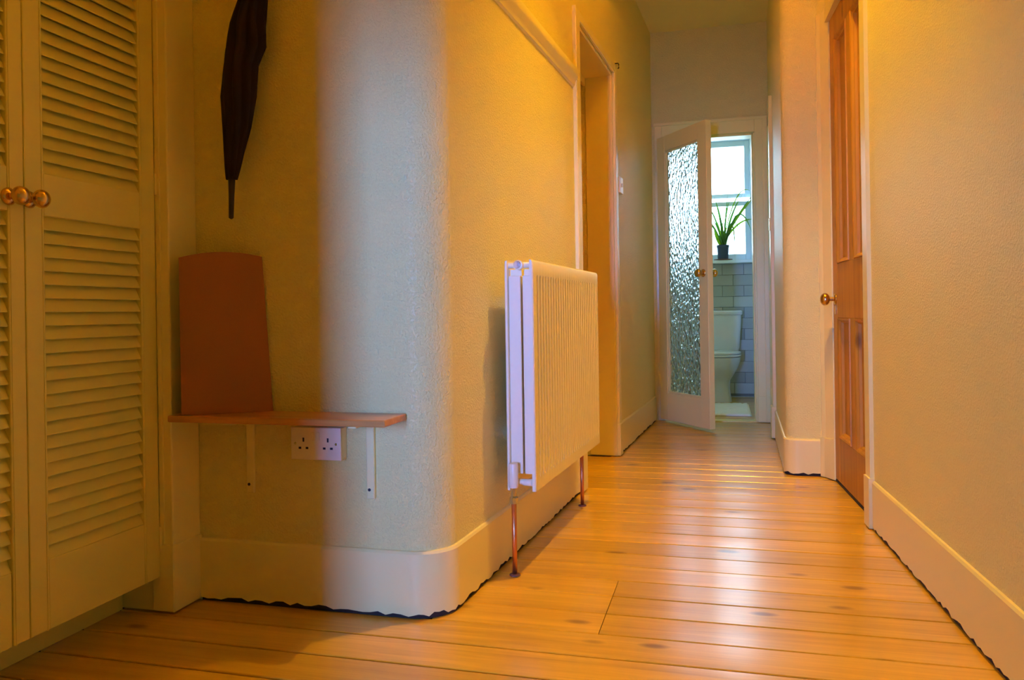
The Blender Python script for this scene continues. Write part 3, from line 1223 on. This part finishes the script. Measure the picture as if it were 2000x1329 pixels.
for z in (0.40, 0.82):
    bm = bmesh.new()
    box(bm, 0.001, 0.043, 0.14, 0.17, z, z + 0.03)
    box(bm, 0.001, 0.043, RL - 0.17, RL - 0.14, z, z + 0.03)
    obj('wall_bracket', bm, 'rad', ra)

# ------------------------------------------------------------------ switch and hook on the far left wall
ls = tag(empty('light_switch', (lw(4.46), 4.46, 1.515), A_LEFT), 'white light switch on the wall past the left doorway', 'switch')
bm = bmesh.new()
box(bm, 0.0005, 0.022, -0.043, 0.043, -0.045, 0.045, 0.002)
obj('switch_plate', bm, 'plastic', ls)
bm = bmesh.new()
box(bm, 0.0215, 0.029, -0.006, 0.006, -0.011, 0.011, 0.002)
obj('rocker', bm, 'plastic', ls)

hkr = tag(empty('door_hook', (lw(4.40), 4.40, 2.178), A_LEFT), 'small dark metal hook above the left doorway corner', 'hook')
bm = bmesh.new()
box(bm, 0.0005, 0.005, -0.012, 0.012, -0.02, 0.02, 0.001)
obj('hook_plate', bm, 'trim', hkr)
bm = bmesh.new()
tube(bm, [(0.004, 0, 0.012), (0.022, 0, 0.012), (0.026, 0, 0.004), (0.026, 0, -0.014), (0.020, 0, -0.018)], 0.0035, 8)
obj('hook_arm', bm, 'umb_dark', hkr, True)

# ------------------------------------------------------------------ bathroom things
tl_ = tag(empty('toilet', (-0.018, 0, 0)), 'white close coupled toilet under the bathroom window', 'toilet')


def loft(bm, secs, n=28, cap=True):
    """secs: list of (z, cx, cy, rx, ry, power)"""
    rings_ = []
    for z, cx, cy, rx, ry, pw in secs:
        ring = []
        for k_ in range(n):
            a_ = 2 * PI * k_ / n
            c_, s_ = math.cos(a_), math.sin(a_)
            e = 2 / pw
            ring.append(bm.verts.new((cx + rx * math.copysign(abs(c_) ** e, c_), cy + ry * math.copysign(abs(s_) ** e, s_), z)))
        rings_.append(ring)
    for A, B in zip(rings_, rings_[1:]):
        for k_ in range(n):
            j = (k_ + 1) % n
            bm.faces.new((A[k_], A[j], B[j], B[k_]))
    if cap:
        bm.faces.new(rings_[0][::-1])
        bm.faces.new(rings_[-1])


bm = bmesh.new()
loft(bm, [(0.42, 0, 7.37, 0.165, 0.085, 5), (0.46, 0, 7.37, 0.178, 0.092, 6), (0.70, 0, 7.37, 0.196, 0.10, 7), (0.755, 0, 7.37, 0.197, 0.10, 7)], 40)
autosmooth(obj('cistern', bm, 'ceramic', tl_), 40)
bm = bmesh.new()
loft(bm, [(0.755, 0, 7.368, 0.202, 0.104, 7), (0.762, 0, 7.368, 0.207, 0.108, 7), (0.785, 0, 7.368, 0.207, 0.108, 7), (0.794, 0, 7.368, 0.200, 0.10, 7)], 40)
autosmooth(obj('cistern_lid', bm, 'ceramic', tl_), 40)
bm = bmesh.new()
loft(bm, [(0.002, 0, 7.12, 0.100, 0.13, 3), (0.02, 0, 7.12, 0.098, 0.128, 3), (0.12, 0, 7.12, 0.088, 0.12, 2.6), (0.19, 0, 7.11, 0.092, 0.13, 2.4),
          (0.24, 0, 7.09, 0.122, 0.17, 2.3), (0.30, 0, 7.06, 0.155, 0.22, 2.3), (0.36, 0, 7.04, 0.175, 0.245, 2.4), (0.398, 0, 7.03, 0.180, 0.25, 2.4)], 40)
autosmooth(obj('bowl', bm, 'ceramic', tl_), 50)
bm = bmesh.new()
loft(bm, [(0.402, 0, 7.03, 0.178, 0.252, 2.4), (0.406, 0, 7.03, 0.183, 0.256, 2.4), (0.416, 0, 7.03, 0.183, 0.256, 2.4), (0.420, 0, 7.03, 0.180, 0.252, 2.4)], 40)
autosmooth(obj('seat', bm, 'ceramic', tl_), 50)
bm = bmesh.new()
loft(bm, [(0.423, 0, 7.035, 0.178, 0.250, 2.4), (0.427, 0, 7.035, 0.184, 0.256, 2.4), (0.438, 0, 7.035, 0.182, 0.254, 2.4), (0.446, 0, 7.035, 0.165, 0.235, 2.4)], 40)
autosmooth(obj('seat_lid', bm, 'ceramic', tl_), 50)
bm = bmesh.new()
lathe(bm, [(0.012, 7.268), (0.012, 7.262), (0.006, 7.260)], 'Y', 14, (-0.13, 0, 0.70))
box(bm, -0.17, -0.125, 7.255, 7.262, 0.694, 0.706, 0.002)
obj('flush_lever', bm, 'chrome', tl_)

bm = bmesh.new()
nx, ny = 36, 44
random.seed(3)
gx0, gx1, gy0, gy1 = -0.40, 0.215, 6.12, 6.86
top = [[bm.verts.new((gx0 + (gx1 - gx0) * i / nx, gy0 + (gy1 - gy0) * j / ny,
                      (0.012 + random.random() * 0.008) if 0 < i < nx and 0 < j < ny else 0.004)) for i in range(nx + 1)] for j in range(ny + 1)]
for j in range(ny):
    for i in range(nx):
        bm.faces.new((top[j][i], top[j][i + 1], top[j + 1][i + 1], top[j + 1][i]))
edge = [top[0][i] for i in range(nx + 1)] + [top[j][nx] for j in range(1, ny + 1)] + [top[ny][i] for i in range(nx - 1, -1, -1)] + [top[j][0] for j in range(ny - 1, 0, -1)]
low = [bm.verts.new((v.co.x, v.co.y, 0.0015)) for v in edge]
for i in range(len(edge)):
    j = (i + 1) % len(edge)
    bm.faces.new((edge[i], edge[j], low[j], low[i]))
bm.faces.new(low)
tag(obj('bath_mat', bm, 'mat', None, True), 'white cotton bath mat on the floor before the toilet', 'mat')

# potted plant on the sill
PXC, PYC, PZ = 0.028, 7.41, WZ0 + 0.0165
pl = tag(empty('potted_plant', (PXC, PYC, PZ)), 'straggly green plant in a dark blue pot on the bathroom sill', 'plant')
bm = bmesh.new()
lathe(bm, [(0.040, 0.0), (0.080, 0.0), (0.084, 0.010), (0.080, 0.011), (0.070, 0.005), (0.04, 0.004)], 'Z', 28)
obj('saucer', bm, 'saucer', pl, True)
bm = bmesh.new()
lathe(bm, [(0.020, 0.006), (0.045, 0.006), (0.047, 0.012), (0.053, 0.115), (0.057, 0.116), (0.057, 0.140), (0.053, 0.141), (0.051, 0.128), (0.02, 0.126)], 'Z', 28)
autosmooth(obj('pot', bm, 'pot', pl), 40)
bm = bmesh.new()
lathe(bm, [(0.0512, 0.124), (0.045, 0.131), (0.02, 0.135), (0.002, 0.136)], 'Z', 20)
obj('soil', bm, 'soil', pl, True)


def leaf(pts, w, mt, twist=0.0):
    """curved strap leaf through 3 control points, tapered, with a slight keel"""
    a_, b_, c_ = (Vector(p) for p in pts)
    n = 14
    bm_ = bmesh.new()
    rows_ = []
    for i in range(n + 1):
        t = i / n
        p = a_ * (1 - t) ** 2 + b_ * 2 * t * (1 - t) + c_ * t * t
        d = ((b_ - a_) * (1 - t) + (c_ - b_) * t).normalized()
        side = d.cross(Vector((0, 1, 0)))
        if side.length < 0.1:
            side = Vector((1, 0, 0))
        side.normalize()
        side = (side * math.cos(twist) + Vector((0, 1, 0)) * math.sin(twist)).normalized()
        nn = d.cross(side).normalized()
        hw = w * (0.35 + 0.65 * math.sin(PI * min(1, t * 0.9 + 0.15)) ** 0.8) * (1 if t < 0.75 else max(0.06, (1 - t) / 0.25))
        rows_.append([bm_.verts.new(p - side * hw), bm_.verts.new(p + nn * hw * 0.3), bm_.verts.new(p + side * hw), bm_.verts.new(p + nn * (hw * 0.3 - 0.0012))])
    for A, B in zip(rows_, rows_[1:]):
        for q in range(4):
            r_ = (q + 1) % 4
            bm_.faces.new((A[q], A[r_], B[r_], B[q]))
    bm_.faces.new(rows_[0])
    bm_.faces.new(rows_[-1][::-1])
    return obj('leaf', bm_, mt, pl, True)


S = 1.02
ZP = 0.135
LV = [((-0.07, 0.43), (-0.005, 0.25), 0.010, 'leaf'), ((0.072, 0.434), (0.005, 0.24), 0.008, 'leaf'), ((0.048, 0.45), (0.02, 0.22), 0.007, 'leaf'),
      ((0.178, 0.452), (0.05, 0.27), 0.010, 'leaf'), ((0.283, 0.467), (0.11, 0.26), 0.012, 'leaf'), ((0.286, 0.428), (0.14, 0.30), 0.010, 'leaf_y'),
      ((0.262, 0.05), (0.14, 0.52), 0.009, 'leaf'), ((0.280, 0.215), (0.13, 0.26), 0.009, 'leaf_y'), ((0.166, -0.006), (0.10, 0.40), 0.004, 'leaf'),
      ((0.10, -0.15), (0.105, 0.40), 0.007, 'leaf_y'), ((-0.078, 0.163), (-0.05, 0.05), 0.016, 'leaf_y'), ((-0.048, 0.24), (-0.03, 0.1), 0.012, 'leaf_y'),
      ((-0.10, 0.26), (-0.03, 0.16), 0.006, 'leaf'), ((-0.13, 0.36), (-0.04, 0.25), 0.008, 'leaf'), ((-0.16, 0.18), (-0.10, 0.30), 0.008, 'leaf'),
      ((-0.20, 0.08), (-0.12, 0.36), 0.009, 'leaf'), ((0.02, 0.18), (0.02, 0.09), 0.012, 'leaf_y'), ((0.00, 0.22), (-0.01, 0.10), 0.011, 'leaf'),
      ((0.075, 0.21), (0.04, 0.08), 0.012, 'leaf'), ((0.10, 0.22), (0.06, 0.10), 0.009, 'leaf'), ((0.26, 0.46), (0.12, 0.62), 0.005, 'leaf_y'),
      ((-0.06, 0.05), (-0.04, 0.09), 0.005, 'leaf'), ((0.13, 0.31), (0.07, 0.16), 0.006, 'leaf'), ((-0.02, 0.30), (-0.01, 0.14), 0.007, 'leaf')]
for i, (tip, mid, w_, mt_) in enumerate(LV):
    dy = random.uniform(-0.09, 0.03)
    if tip[1] < 0:
        dy = -0.20
    leaf([(random.uniform(-0.025, 0.025), random.uniform(-0.02, 0.02), ZP - 0.008),
          (mid[0] * S, dy * 0.5, ZP + mid[1] * S), (tip[0] * S, dy, ZP + tip[1] * S)], w_, mt_, random.uniform(-0.6, 0.6))

# ------------------------------------------------------------------ pendant lamp over the hall (above the frame)
LX, LY, LZ = 0.18, 2.80, 3.50
lamp = tag(empty('pendant_lamp', (LX, LY, LZ)), 'warm pendant lamp with an added glowing drum shade under the hall ceiling', 'lamp')
bm = bmesh.new()
lathe(bm, [(0.045, HIGH - LZ), (0.045, HIGH - LZ - 0.012), (0.02, HIGH - LZ - 0.03), (0.006, HIGH - LZ - 0.034)], 'Z', 24)
autosmooth(obj('ceiling_rose', bm, 'plastic', lamp), 40)
bm = bmesh.new()
tube(bm, [(0, 0, 0.10), (0, 0, HIGH - LZ - 0.03)], 0.0035, 8)
obj('flex', bm, 'cord', lamp, True)
bm = bmesh.new()
lathe(bm, [(0.016, 0.045), (0.019, 0.06), (0.019, 0.10), (0.010, 0.115)], 'Z', 18)
autosmooth(obj('lamp_holder', bm, 'plastic', lamp), 40)
bm = bmesh.new()
prof_b = [(0.0005, -0.036)] + [(0.036 * math.sin(PI * i / 12), -0.036 * math.cos(PI * i / 12)) for i in range(1, 9)] + [(0.016, 0.045)]
lathe(bm, prof_b, 'Z', 22)
obj('bulb', bm, 'bulb', lamp, True)
bm = bmesh.new()
sh_in = [(0.130, -0.260), (0.130, 0.200)]
sh_out = [(0.133, 0.200), (0.133, -0.260)]
lathe(bm, sh_in + sh_out + [sh_in[0]], 'Z', 36, (0, 0, 0), False)
autosmooth(obj('added_shade', bm, 'shade', lamp), 30)  # unseen shade, added to narrow the bulb's beam and glow as fill light
bm = bmesh.new()
for k_ in range(3):
    a_ = 2 * PI * k_ / 3
    tube(bm, [(0.018 * math.cos(a_), 0.018 * math.sin(a_), 0.085), (0.131 * math.cos(a_), 0.131 * math.sin(a_), 0.190)], 0.002, 6)
obj('shade_spider', bm, 'chrome', lamp)
